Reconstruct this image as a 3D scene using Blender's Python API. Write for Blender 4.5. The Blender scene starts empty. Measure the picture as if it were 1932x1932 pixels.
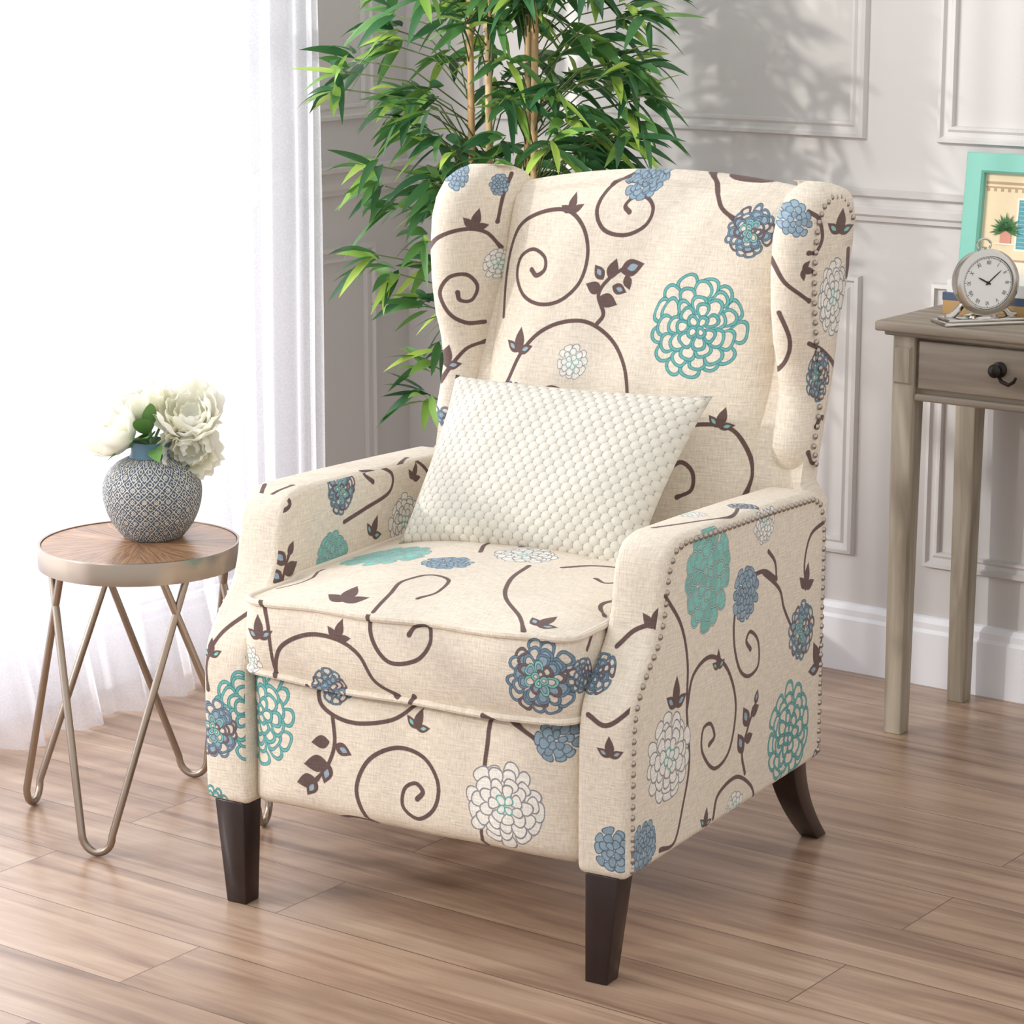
import bpy, bmesh, math, random
import numpy as np
from mathutils import Vector, Matrix
R=math.radians; PI=math.pi
sc=bpy.context.scene
sc.view_settings.view_transform='Standard'
LINK=sc.collection.objects.link
# ------------------------------------------------ camera
cam_d=bpy.data.cameras.new("camera"); cam=bpy.data.objects.new("camera",cam_d); LINK(cam)
cam.location=(0,0,1.45); cam.rotation_euler=(R(90-12.58),0,R(36.3)); cam_d.lens=93.17; cam_d.sensor_width=36
sc.camera=cam
# ------------------------------------------------ material helpers
def newmat(name):
    m=bpy.data.materials.new(name); m.use_nodes=True; nt=m.node_tree
    return m,nt,nt.nodes["Principled BSDF"]
def srgb(c):
    return tuple(((x/255)/12.92 if x/255<=.04045 else ((x/255+.055)/1.055)**2.4) for x in c)+(1,)
def mat(name,c,rough=.6,metal=0,noise=0,nscale=20,bump=0,spec=.5,coat=0):
    m,nt,b=newmat(name); col=srgb(c)
    b.inputs['Base Color'].default_value=col; b.inputs['Roughness'].default_value=rough; b.inputs['Metallic'].default_value=metal
    b.inputs['Specular IOR Level'].default_value=spec
    if coat: b.inputs['Coat Weight'].default_value=coat
    if noise or bump:
        tc=nt.nodes.new('ShaderNodeTexCoord'); n=nt.nodes.new('ShaderNodeTexNoise'); n.inputs['Scale'].default_value=nscale; n.inputs['Detail'].default_value=5
        nt.links.new(tc.outputs['Object'],n.inputs['Vector'])
        if noise:
            mx=nt.nodes.new('ShaderNodeMix'); mx.data_type='RGBA'
            mx.inputs[6].default_value=tuple(v*(1-noise) for v in col[:3])+(1,); mx.inputs[7].default_value=tuple(min(1,v*(1+noise)) for v in col[:3])+(1,)
            nt.links.new(n.outputs['Fac'],mx.inputs[0]); nt.links.new(mx.outputs[2],b.inputs['Base Color'])
        if bump:
            bp=nt.nodes.new('ShaderNodeBump'); bp.inputs['Strength'].default_value=bump; bp.inputs['Distance'].default_value=.003
            nt.links.new(n.outputs['Fac'],bp.inputs['Height']); nt.links.new(bp.outputs[0],b.inputs['Normal'])
    return m
def wood(name,c1,c2,axis='X',scale=1.0,rough=.45,ramp=(.3,.7)):
    m,nt,b=newmat(name); N=nt.nodes.new; L=nt.links.new
    tc=N('ShaderNodeTexCoord'); mp=N('ShaderNodeMapping'); s=[40*scale]*3; s['XYZ'.index(axis)]=3*scale
    mp.inputs['Scale'].default_value=s; L(tc.outputs['Object'],mp.inputs[0])
    n=N('ShaderNodeTexNoise'); n.inputs['Scale'].default_value=1; n.inputs['Detail'].default_value=8; n.inputs['Distortion'].default_value=.6; L(mp.outputs[0],n.inputs['Vector'])
    r=N('ShaderNodeValToRGB'); r.color_ramp.elements[0].position=ramp[0]; r.color_ramp.elements[1].position=ramp[1]
    r.color_ramp.elements[0].color=srgb(c1); r.color_ramp.elements[1].color=srgb(c2); L(n.outputs['Fac'],r.inputs[0]); L(r.outputs[0],b.inputs['Base Color'])
    b.inputs['Roughness'].default_value=rough
    bp=N('ShaderNodeBump'); bp.inputs['Strength'].default_value=.25; bp.inputs['Distance'].default_value=.002; L(n.outputs['Fac'],bp.inputs['Height']); L(bp.outputs[0],b.inputs['Normal'])
    return m
# ------------------------------------------------ mesh helpers
def mk(name,verts,faces,m=None,parent=None,sharp=40,loc=None):
    me=bpy.data.meshes.new(name); me.from_pydata([tuple(v) for v in verts],[],faces); me.update()
    bm=bmesh.new(); bm.from_mesh(me); bmesh.ops.recalc_face_normals(bm,faces=bm.faces); bm.to_mesh(me); bm.free()
    for p in me.polygons: p.use_smooth=True
    me.set_sharp_from_angle(angle=R(sharp))
    if m: me.materials.append(m)
    o=bpy.data.objects.new(name,me); LINK(o)
    if parent: o.parent=parent
    if loc: o.location=loc
    return o
def empty(name,loc=(0,0,0),rz=0,label=None,cat=None,group=None):
    e=bpy.data.objects.new(name,None); LINK(e); e.location=loc; e.rotation_euler=(0,0,rz); e.empty_display_size=.05
    tag(e,label,cat,group); return e
def tag(o,label=None,cat=None,group=None,kind=None):
    if label: o["label"]=label
    if cat: o["category"]=cat
    if group: o["group"]=group
    if kind: o["kind"]=kind
    return o
def bev(o,w=.004,seg=3,ang=40):
    bm=bmesh.new(); bm.from_mesh(o.data)
    es=[e for e in bm.edges if len(e.link_faces)==2 and e.calc_face_angle(0)>R(ang)]
    bmesh.ops.bevel(bm,geom=es,offset=w,segments=seg,affect='EDGES',profile=.5,clamp_overlap=True)
    bmesh.ops.recalc_face_normals(bm,faces=bm.faces)
    bm.to_mesh(o.data); bm.free()
    for p in o.data.polygons: p.use_smooth=True
    o.data.set_sharp_from_angle(angle=R(50)); return o
class MB:
    """mesh builder collecting geometry of one part"""
    def __init__(s): s.v=[]; s.f=[]; s.mi=[]
    def add(s,v,f,mi=0):
        k=len(s.v); s.v+=[tuple(x) for x in v]; s.f+=[tuple(i+k for i in q) for q in f]; s.mi+=[mi]*len(f)
    def box(s,x0,x1,y0,y1,z0,z1,mi=0):
        v=[(x,y,z) for x in(x0,x1) for y in(y0,y1) for z in(z0,z1)]
        s.add(v,[(0,1,3,2),(4,6,7,5),(0,4,5,1),(2,3,7,6),(0,2,6,4),(1,5,7,3)],mi)
    def loft(s,rings,cap=True,closed=True,mi=0):
        n=len(rings[0]); v=[p for r in rings for p in r]; f=[]
        for i in range(len(rings)-1):
            for j in range(n if closed else n-1):
                a=i*n+j; b=i*n+(j+1)%n; f.append((a,b,b+n,a+n))
        if cap: f.append(tuple(range(n-1,-1,-1))); f.append(tuple((len(rings)-1)*n+j for j in range(n)))
        s.add(v,f,mi)
    def lathe(s,prof,c=(0,0,0),n=32,mi=0,M=None,cap=True):
        rings=[[Vector((r*math.cos(2*PI*j/n),r*math.sin(2*PI*j/n),z)) for j in range(n)] for r,z in prof]
        if M: rings=[[M@p for p in r] for r in rings]
        rings=[[p+Vector(c) for p in r] for r in rings]; s.loft(rings,mi=mi,cap=cap)
    def tube(s,path,rad,n=8,mi=0):
        P=[Vector(p) for p in path]; rings=[]; up=None
        for i,p in enumerate(P):
            t=(P[min(i+1,len(P)-1)]-P[max(i-1,0)]).normalized()
            if up is None: up=t.orthogonal().normalized()
            up=(up-t*up.dot(t)).normalized(); sd=t.cross(up)
            r=rad[i] if isinstance(rad,(list,tuple)) else rad
            rings.append([p+up*math.cos(2*PI*j/n)*r+sd*math.sin(2*PI*j/n)*r for j in range(n)])
        s.loft(rings,mi=mi)
    def prism(s,poly,axis,a,b,mi=0):
        def P(q,t):
            return {'X':(t,q[0],q[1]),'Y':(q[0],t,q[1]),'Z':(q[0],q[1],t)}[axis]
        s.loft([[P(q,a) for q in poly],[P(q,b) for q in poly]],mi=mi)
    def obj(s,name,mats,parent=None,sharp=40,loc=None,recalc=True):
        if not isinstance(mats,(list,tuple)): mats=[mats]
        me=bpy.data.meshes.new(name); me.from_pydata(s.v,[],s.f); me.update()
        for m in mats: me.materials.append(m)
        for p,i in zip(me.polygons,s.mi): p.material_index=i; p.use_smooth=True
        if recalc:
            bm=bmesh.new(); bm.from_mesh(me); bmesh.ops.recalc_face_normals(bm,faces=bm.faces); bm.to_mesh(me); bm.free()
        me.set_sharp_from_angle(angle=R(sharp))
        o=bpy.data.objects.new(name,me); LINK(o)
        if parent: o.parent=parent
        if loc: o.location=loc
        return o
def crom(pts,step):
    P=[np.array(p,float) for p in pts]
    if len(P)==2:
        n=max(2,int(np.linalg.norm(P[1]-P[0])/step)); return [P[0]+(P[1]-P[0])*i/n for i in range(n+1)]
    P=[2*P[0]-P[1]]+P+[2*P[-1]-P[-2]]; out=[]
    for i in range(1,len(P)-2):
        p0,p1,p2,p3=P[i-1:i+3]; n=max(2,int(np.linalg.norm(p2-p1)/step))
        for k in range(n):
            t=k/n; out.append(.5*((2*p1)+(-p0+p2)*t+(2*p0-5*p1+4*p2-p3)*t*t+(-p0+3*p1-3*p2+p3)*t**3))
    out.append(P[-2]); return out
# ------------------------------------------------ fabric pattern (drawn in metric panel coordinates)
DATA_ST="""B -226,817 -234,876 -232,926 -216,965 -177,987 -131,991 -95,968 -77,929 -82,885 -111,854 -149,844 -185,854 -206,882 -205,913 -182,928 -157,918 -152,899 -166,888 -178,896/
B -45,1049 -71,1031 -78,995 -56,966 -17,960 16,976 23,1001 5,1018 -19,1017 -29,1004 -18,995/
B 38,1065 86,1059 117,1035 140,1009 165,994/
B 102,1070 133,1053 179,1049 224,1053 256,1049/
B -212,684 -193,723 -175,764 -146,798 -105,819 -57,823 -10,800 20,761 34,713 38,673/
B -40,821 -31,838 -45,867 -30,893 0,915/
B -132,682 -126,706 -107,718 -82,713 -68,696/
B 88,629 114,668 163,683 209,679 234,651 247,612 239,572/
B 120,612 140,624 160,610 162,584 141,571/
L 11,916 31,947 70,961 109,953 135,925/
L 108,804 78,807 50,824 35,857 50,884 78,887 96,866 87,844 68,846 64,859/
L 34,705 51,732 78,763 108,771/
L 152,1042 139,1012 129,968/
R 544,952 562,919 587,899 603,887/
R 557,870 574,829 571,796 553,763/
R 600,1021 617,1009 624,980 614,960 600,960/
R 675,952 673,887 662,821 659,771/
R 605,821 630,804 655,771 665,722/
R 621,688 631,701 643,680 641,646 618,631 608,651/
S 107,543 157,490 179,431 179,361 189,280 171,222 145,174 101,176/
S 179,361 198,407 252,421 309,389 340,327 321,263 272,248 231,284 232,317 256,320 270,298 253,289/
S 474,488 426,510 368,505 334,473 330,426 350,379 382,360 415,369 413,406 386,427 372,416 387,400/
S 426,508 484,471 505,434 547,383/
S 443,537 467,516 474,488/
S 270,172 286,204 345,214 395,188 415,158/
S 376,211 365,246 385,282 408,309/
S 647,542 597,531 576,493 582,450/
S 673,292 640,335 668,371/
F -49,149 -73,181 -84,224 -60,270 -13,295 32,287 55,253 49,215 22,194 -3,208 0,236 18,247 30,236 21,224/
F -158,369 -140,335 -90,321 -26,333 10,358 24,380/
F -124,326 -121,286 -132,252 -152,225/
F 138,370 137,327 133,288 124,168/
F 138,370 172,360 214,343/
F -153,151 -106,171 -69,170/
F -240,490 -222,450 -214,376/
F -216,380 -199,423 -152,448 -101,448 -63,430 -39,394 -3,376/
F -52,500 -40,455 -11,427 33,436 55,462 51,486 29,483 20,471/
F -298,449 -333,416 -351,373 -348,332/
F 294,390 322,379 350,398 372,430 362,450/
F 305,474 330,499 382,516/
T -52,0 -56,50 -65,99 -40,135 0,120 12,70 -5,45/
T 60,250 75,170 110,95 165,40 195,0/
T -47,287 -67,343 -33,375 -4,364 -10,345/
T 100,277 130,322 175,335 205,290 190,250 165,262/
T -20,470 20,440 60,455 70,420/
T 262,110 232,160 255,230/
T -260,60 -235,90 -240,150/
T -288,327 -275,398 -300,480/
T -345,150 -320,110 -300,160/
T 300,180 330,260 350,330 320,420/
I 31,609 84,590 122,596 112,622 72,638/
I 266,543 326,553 394,566 403,594 360,614 327,608 349,591/
I 93,455 101,490 116,520/
I 496,520 513,570 481,602/"""
DATA_FL="""Bt 135,829,79/ Bb 195,976,38/ BB -12,1048,36/ Bp -73,760,28/ Bb -179,695,25/ LB 62,1044,21/ LB 132,1027,17/ Lb 38,638,30/ Lp 130,899,26/ RB 579,1010,27/ Rp 648,883,61/ Rb 623,767,40/ ST 239,541,76/ SB 367,489,44/ Sb 570,386,47/ Sp 428,585,36/ St 530,231,79/ Sp 125,305,67/ SB 52,195,39/ Sp 341,163,33/ Sb 657,148,36/ Ft -266,304,75/ Fp 166,239,64/ FB 244,344,33/ Fb 232,438,53/ Fb 292,440,26/ Fb -337,272,45/ Ft -346,154,29/ FB 340,204,34/ Fb -121,372,30/ Fp -261,394,23/ TT -177,225,70/ TB -55,205,40/ Tp 24,299,50/ TB -125,369,30/ Tp 300,300,22/ Tb 330,409,22/ Ib 260,595,38/ IT 233,491,44/ Ip 440,509,48/"""
DATA_SP="""B -125,989 -128,1020/ B -181,766 -178,806/ B 191,680 201,711/ L 90,961 102,992/ L 41,732 52,769/ R 656,980 665,1018/ R 590,936 612,929/ S 144,374 150,420/ S 279,397 281,427/ S 582,450 593,490/ S 641,309 620,358/ S 244,168 251,196/ F -101,448 -92,478/ F -237,430 -240,466/ F 19,328 29,358/ F 352,501 362,534/ F 331,336 331,366/ F -344,382 -345,410/ T -112,12 -116,62/ T 205,20 218,58/ I 344,505 363,535/ I 465,574 479,600/"""
DATA_LF="""B -41,872 -71,882/ B -41,890 -60,912/ B -30,891 -23,924/ B -13,905 28,919/ B -2,899 9,877/ B -23,881 4,873/ B -43,863 -9,853/ S 369,245 349,280/ S 374,261 401,266/ S 385,282 366,316/ S 392,297 421,306/ S 408,309 416,332/ F -130,285 -162,280/ F -121,282 -91,271/ F -134,252 -175,245/ F -131,252 -140,220/ F -153,224 -189,214/ F -153,224 -171,197/ I 105,494 139,507/ I 98,483 74,508/ I 116,520 130,541/ I 109,509 85,534/"""
RES=.00052
CREAM=np.array([230,218,200])/255; BROWN=np.array([106,85,81])/255
TEAL=np.array([108,176,170])/255; TEALD=np.array([66,114,122])/255; TEALF=np.array([136,198,186])/255
BLUE=np.array([116,142,158])/255; BLUED=np.array([80,90,106])/255; BLUEF=np.array([150,173,186])/255
GREY=np.array([140,139,143])/255; WHITE=np.array([240,236,226])/255
class Sheet:
    def __init__(s,name,u0,u1,v0,v1):
        s.name=name; s.u0=u0; s.v0=v0; s.u1=u1; s.v1=v1
        s.W=int((u1-u0)/RES); s.H=int((v1-v0)/RES); s.a=np.ones((s.H,s.W,3))*CREAM
    def patch(s,u,v,r):
        i0=max(0,int((u-r-s.u0)/RES)); i1=min(s.W,int((u+r-s.u0)/RES)+2); j0=max(0,int((v-r-s.v0)/RES)); j1=min(s.H,int((v+r-s.v0)/RES)+2)
        if i1<=i0 or j1<=j0: return None
        X=(np.arange(i0,i1)*RES+s.u0-u)[None,:]; Y=(np.arange(j0,j1)*RES+s.v0-v)[:,None]
        return (slice(j0,j1),slice(i0,i1)),X,Y
    def blend(s,sl,al,c):
        al=np.clip(al,0,1)[...,None]; s.a[sl]=s.a[sl]*(1-al)+c*al
    def disk(s,u,v,r,c):
        p=s.patch(u,v,r+.001)
        if p: s.blend(p[0],(r-np.sqrt(p[1]**2+p[2]**2))/RES+.5,c)
    def stroke(s,pts,w=.0068,c=BROWN):
        Q=crom(pts,.0006); n=len(Q)
        for i,q in enumerate(Q):
            t=i/n; s.disk(q[0],q[1],w*.5*(1.0-.22*t if t<.92 else .78+ (t-.92)*5),c)
    def leaf(s,a,b,c=BROWN,inner=None,fat=.30):
        a=np.array(a,float); b=np.array(b,float); L=np.linalg.norm(b-a)+1e-6; d=(b-a)/L
        p=s.patch((a[0]+b[0])/2,(a[1]+b[1])/2,L*.62)
        if not p: return
        sl,X,Y=p; X=X+(a[0]+b[0])/2-a[0]; Y=Y+(a[1]+b[1])/2-a[1]
        t=(X*d[0]+Y*d[1])/L; q=np.abs(-X*d[1]+Y*d[0])
        hw=fat*L*np.sin(PI*np.clip(t,0,1)**.8)**1.1
        s.blend(sl,np.where((t>0)&(t<1),(hw-q)/RES+.5,0),c)
        if inner is not None: 
            t2=np.clip((t-.28)/.45,0,1); hw2=fat*.42*L*np.sin(PI*t2); s.blend(sl,np.where((t>.28)&(t<.73),(hw2-q)/RES+.5,0),inner)
    def sprout(s,a,b,k=0):
        a=np.array(a,float); b=np.array(b,float); d=b-a; inn=[None,BLUEF,TEALF][k%3]
        for ang,l in((62,.78),(-62,.78),(4,1.0)):
            c,sn=math.cos(R(ang)),math.sin(R(ang)); e=np.array([c*d[0]-sn*d[1],sn*d[0]+c*d[1]])*l
            s.leaf(a,a+e,BROWN,inn if ang!=4 else None,.24)
    def petal(s,u,v,ang,a,b,fill,line,edge,w,kx,lob):
        r=max(a,b)*1.15+w*2; p=s.patch(u,v,r)
        if not p: return
        sl,X,Y=p; X=X/kx; c,sn=math.cos(ang),math.sin(ang)
        x=X*c+Y*sn; y=-X*sn+Y*c
        x2=x/a; y2=y/(b*(1+.20*np.clip(x2,-1,1)))
        q=np.sqrt(x2**2+y2**2)+1e-9; th=np.arctan2(y2,x2)
        q=q/(1+.07*np.cos(3*th+lob)+.05*np.cos(2*th-lob)); d=(q-1)*min(a,b)
        if fill is not None: s.blend(sl,(-d)/RES+.5,fill)
        ad=np.abs(d+w*.5)
        if edge is not None: s.blend(sl,(w*.5+.0008-ad)/RES+.5,edge)
        s.blend(sl,(w*.5-ad)/RES+.5,line)
    def flower(s,u,v,Rr,st,kx=1.0,seed=0):
        rg=random.Random(seed)
        cfg={'t':(CREAM,TEAL,TEALD,.0032),'b':(CREAM*.96,BLUE,BLUED,.0028),'p':(WHITE,GREY,None,.0017),'T':(TEALF,CREAM*.97,TEALD*1.15,.0013),'B':(BLUEF,BLUED*1.1,None,.0018)}[st]
        fill,line,edge,w=cfg; w*=min(1,max(.5,Rr/.06))
        rings=[(13,.80,.20,.20),(11,.64,.20,.19),(9,.47,.20,.17),(7,.31,.17,.14),(4,.13,.13,.10)]
        if Rr<.035: rings=[(10,.78,.22,.25),(8,.52,.23,.21),(5,.25,.2,.16)]
        for k,(n,rc,a,b) in enumerate(rings):
            off=rg.random()
            for j in range(n):
                th=2*PI*(j+off)/n+rg.uniform(-.10,.10); rr=Rr*rc*rg.uniform(.90,1.07); ll=line; ff=fill
                if st=='b' and k in(1,2,3) and j%3: ff=BLUEF*.97
                if st in'bt' and k>=3: ll=TEALF if st=='b' else TEAL*.95
                if st=='p' and k==len(rings)-1: ll=TEAL
                if st=='b' and j%4==0: ll=BROWN*1.2
                if st in 'TB' and (j+k)%3==0: ff=fill*.94
                s.petal(u+rr*math.cos(th)*kx,v+rr*math.sin(th),th,Rr*a*rg.uniform(.86,1.12),Rr*b*rg.uniform(.86,1.14),ff,ll,edge,w,kx,rg.uniform(0,6))
    def image(s):
        im=bpy.data.images.new("weave_"+s.name,s.W,s.H); px=np.ones((s.H,s.W,4),dtype=np.float32); px[...,:3]=s.a
        im.pixels.foreach_set(px.ravel()); im.update(); im.pack(); return im
SH={'F':Sheet('front',-.42,.42,.08,1.12),'S':Sheet('side',-.05,.86,.08,1.12),'I':Sheet('inner',-.05,.86,.30,1.12),'T':Sheet('top',-.42,.42,-.1,.86),'W':Sheet('wing',-.05,.78,.54,1.12)}
PM={'B':'F','F':'F','L':'W','R':'W','S':'S','I':'I','T':'T'}
def nums(t): return [tuple(float(x)/1000 for x in q.split(',')) for q in t.split()]
for ln in DATA_ST.replace('\n','').split('/'):
    ln=ln.strip()
    if ln: SH[PM[ln[0]]].stroke(nums(ln[1:]))
for i,ln in enumerate(DATA_SP.split('/')):
    ln=ln.strip()
    if ln: a,b=nums(ln[1:]); SH[PM[ln[0]]].sprout(a,b,i)
for i,ln in enumerate(DATA_LF.split('/')):
    ln=ln.strip()
    if ln: a,b=nums(ln[1:]); SH[PM[ln[0]]].leaf(a,b,BROWN,[None,BLUEF][i%2],.31)
for i,ln in enumerate(DATA_FL.split('/')):
    ln=ln.strip()
    if ln:
        c=nums(ln[2:])[0]; kx=.5 if (ln[0]=='R' and c[0]>.6) else 1.0
        SH[PM[ln[0]]].flower(c[0],c[1],c[2],ln[1],kx,i)
def fabric(key):
    s=SH[key]; m,nt,b=newmat("floral_linen_"+s.name); N=nt.nodes.new; L=nt.links.new
    tx=N('ShaderNodeTexImage'); tx.image=s.image(); tx.extension='EXTEND'; tx.interpolation='Cubic'
    tc=N('ShaderNodeTexCoord'); L(tc.outputs['UV'],tx.inputs[0])
    wu=s.u1-s.u0; wv=s.v1-s.v0
    mp=N('ShaderNodeMapping'); mp.inputs['Scale'].default_value=(45*wu,400*wv,1); L(tc.outputs['UV'],mp.inputs[0])
    n1=N('ShaderNodeTexNoise'); n1.inputs['Scale'].default_value=1; n1.inputs['Detail'].default_value=2; L(mp.outputs[0],n1.inputs[0])
    mp2=N('ShaderNodeMapping'); mp2.inputs['Scale'].default_value=(460*wu,70*wv,1); L(tc.outputs['UV'],mp2.inputs[0])
    n2=N('ShaderNodeTexNoise'); n2.inputs['Scale'].default_value=1; n2.inputs['Detail'].default_value=2; L(mp2.outputs[0],n2.inputs[0])
    ad=N('ShaderNodeMath'); ad.operation='ADD'; L(n1.outputs['Fac'],ad.inputs[0]); L(n2.outputs['Fac'],ad.inputs[1])
    mr=N('ShaderNodeMapRange'); mr.inputs['From Min'].default_value=.6; mr.inputs['From Max'].default_value=1.4; mr.inputs['To Min'].default_value=.78; mr.inputs['To Max'].default_value=1.14; L(ad.outputs[0],mr.inputs[0])
    mu=N('ShaderNodeVectorMath'); mu.operation='SCALE'; L(tx.outputs[0],mu.inputs[0]); L(mr.outputs[0],mu.inputs['Scale'])
    L(mu.outputs[0],b.inputs['Base Color']); b.inputs['Roughness'].default_value=.85; b.inputs['Specular IOR Level'].default_value=.2
    b.inputs['Sheen Weight'].default_value=.1
    lum=N('ShaderNodeRGBToBW'); L(tx.outputs[0],lum.inputs[0]); hh=N('ShaderNodeMath'); hh.operation='MULTIPLY_ADD'; L(lum.outputs[0],hh.inputs[0]); hh.inputs[1].default_value=-1.3; L(ad.outputs[0],hh.inputs[2])
    bp=N('ShaderNodeBump'); bp.inputs['Strength'].default_value=.55; bp.inputs['Distance'].default_value=.0015; L(hh.outputs[0],bp.inputs['Height']); L(bp.outputs[0],b.inputs['Normal'])
    return m
KEYS=['F','S','I','T','W']; FM=[fabric(k) for k in KEYS]
def fab(o,mode='box'):
    me=o.data; me.materials.clear()
    for m in FM: me.materials.append(m)
    uv=me.uv_layers.new(name="fabric"); 
    for p in me.polygons:
        n=p.normal
        if mode=='wing': k='W'
        elif mode=='front': k='F'
        elif mode=='seat': k='T' if n.z>.5 else 'F'
        else:
            if abs(n.x)>abs(n.y) and abs(n.x)>abs(n.z):
                k='S' if (n.x>0)==(p.center.x>0) else 'I'
            elif abs(n.z)>abs(n.y)+.1: k='T'
            else: k='F'
        p.material_index=KEYS.index(k); s=SH[k]
        for li in p.loop_indices:
            c=me.vertices[me.loops[li].vertex_index].co
            fx=c.x+math.copysign(max(0,c.y-.004),c.x) if (mode=='seat' and abs(c.x)>.2) else c.x
            u,v={'F':(fx,c.z),'S':(c.y,c.z),'I':(c.y,c.z),'T':(c.x,c.y),'W':(.8634*c.x+.5046*c.y,c.z)}[k]
            uv.data[li].uv=((u-s.u0)/(s.u1-s.u0),(v-s.v0)/(s.v1-s.v0))
    return o
# ------------------------------------------------ armchair
chair=empty("wingback_armchair",(-2.267,2.828,0),R(6),"cream wingback recliner armchair with brown scrollwork and teal blue flowers","armchair")
espresso=mat("espresso_wood",(38,22,21),.32,noise=.2,nscale=30,coat=.15)
nailm=mat("nailhead_metal",(178,168,158),.25,1.0)
def lerp(a,b,t): return a+(b-a)*t
def interp(tab,z):
    if z<=tab[0][0]: return tab[0][1]
    for (a,x),(b,y) in zip(tab,tab[1:]):
        if z<=b: t=(z-a)/(b-a); t=t*t*(3-2*t)*.5+t*.5; return x+(y-x)*t
    return tab[-1][1]
armfront=[(0,.16),(-.001,.25),(0,.34),(.002,.375),(.012,.41),(.04,.447),(.068,.475),(.086,.51),(.095,.55),(.103,.585),(.122,.610),(.16,.619)]
armpoly=[tuple(p) for p in crom(armfront,.012)]+[(.3,.614),(.45,.607),(.6,.599),(.635,.59),(.655,.565),(.662,.53),(.66,.16)]
for sgn in(1,-1):
    b=MB(); a,c=sorted((sgn*.279,sgn*.3585)); b.prism(armpoly,'X',a,c); o=b.obj("arm",FM[0],chair); bev(o,.012,4,50); fab(o)
def slab(name,F,B,nu,nv,rows,bulge,out,parent=chair):
    v=[];f=[]
    def grid(fn):
        k=len(v)
        for j in range(nv+1):
            for i in range(nu+1): v.append(Vector(fn(2*i/nu-1,2*j/nv-1)))
        return k
    a=grid(F); b_=grid(B)
    for k in(a,b_):
        for j in range(nv):
            for i in range(nu):
                q=k+j*(nu+1)+i; f.append((q,q+1,q+nu+2,q+nu+1))
    ij=[(i,0) for i in range(nu)]+[(nu,j) for j in range(nv)]+[(i,nv) for i in range(nu,0,-1)]+[(0,j) for j in range(nv,0,-1)]
    prev=[a+j*(nu+1)+i for i,j in ij]; last=[b_+j*(nu+1)+i for i,j in ij]; n=len(ij); first=prev[:]
    for r in range(1,rows+1):
        if r==rows: cur=last
        else:
            w=r/rows; cur=[]
            for q in range(n):
                i,j=ij[q]; p=v[first[q]].lerp(v[last[q]],w)+Vector(out(2*i/nu-1,2*j/nv-1))*bulge*math.sin(PI*w)**.6
                cur.append(len(v)); v.append(p)
        for q in range(n): f.append((prev[q],prev[(q+1)%n],cur[(q+1)%n],cur[q]))
        prev=cur
    return mk(name,v,f,None,parent,sharp=60)
def rc(u,v,hx,hy,r):
    x=u*hx; y=v*hy; ex=abs(x)-(hx-r); ey=abs(y)-(hy-r)
    if ex>0 and ey>0:
        m=max(ex,ey); l=math.hypot(ex,ey)
        if l>0: x=math.copysign(hx-r+ex*m/l,x); y=math.copysign(hy-r+ey*m/l,y)
    return x,y
def outv(u,v):
    d=Vector((u if abs(u)>.93 else 0, v if abs(v)>.93 else 0)); 
    return d.normalized() if d.length else d
def top(u,v):
    x,y=rc(u,v,.2765,.283,.03); c=(1-u**4)*(1-v**4); wob=.003*math.sin(5*u+2)*(1-v*v)
    return (x,y+.275+.004*(1-u*u)*(-1 if v<0 else 1),.488+.030*c+wob+.006*u*(v<-.5)+.0015*math.sin(9*u))
def bot(u,v):
    x,y=rc(u,v,.2765,.283,.03); return (x,y+.275,.376-.006*(1-u*u)*(v<-.5)+.0015*math.sin(7*u+1))
def o3(u,v):
    d=outv(u,v); return (d.x*.2,d.y,0)
o=slab("seat_cushion",top,bot,36,36,8,.012,o3); fab(o,'seat')
seat=o
def loop(fn,r,name,par,dz=0):
    pts=[fn(-1,1-2*i/40) for i in range(40)]+[fn(-1+2*i/40,-1) for i in range(40)]+[fn(1,-1+2*i/40) for i in range(41)]
    b=MB(); b.tube([Vector(p)+Vector((0,-.003,dz)) for p in pts],r,8); oo=b.obj(name,FM[0],par); fab(oo,'front'); return oo
loop(top,.0052,"piping",seat); loop(bot,.0052,"piping",seat)
def ff(u,v):
    x,z=rc(u,v,.2775,.1015,.012); return (x,.006-.008*(1-u**6)*(1-v**4)+.018*max(abs(v)**14,abs(u)**14)+.0012*math.sin(11*u+3*v),z+.2665)
def fbk(u,v):
    x,z=rc(u,v,.2775,.1015,.012); return (x,.05,z+.2665)
o=slab("footrest",ff,fbk,40,16,4,.001,lambda u,v:(0,0,outv(u,v).y)); fab(o,'front')
b=MB(); b.box(-.28,.28,.055,.64,.185,.374); o=b.obj("seat_base",FM[0],chair); fab(o)
def bz(u,v):
    zt=1.025+.026*(1-u*u)+.006*u; return lerp(.44,zt,(v+1)/2)
def bf(u,v):
    z=bz(u,v); x=u*.262; e=max(abs(u)**12,max(v,0)**12)
    return (x,.648+(z-.74)*.28-.036*(1-abs(u)**3)*(1-max(0,v)**6)*(1-.3*max(0,v))+.03*e+.002*math.sin(4*u+3*v),z-.006*max(v,0)**20)
def bb(u,v):
    z=bz(u,v); return (u*.262,.72+(z-.74)*.28,z)
o=slab("backrest",bf,bb,28,36,6,.010,lambda u,v:(0,0,1 if v>.93 else 0)); fab(o,'front')
YR=[(.16,.66),(.59,.675),(.80,.741),(1.0,.800),(1.1,.815)]
def of(u,v):
    zt=.982+.060*(1-u*u); z=lerp(.165,zt,(v+1)/2); w=.350 if z<.6 else .330
    return (u*w,interp(YR,z)-.06,z)
def ob_(u,v):
    zt=.982+.060*(1-u*u); z=lerp(.165,zt,(v+1)/2); w=.350 if z<.6 else .330
    return (u*w,interp(YR,z)+.012*(1-u**6),z)
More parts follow.
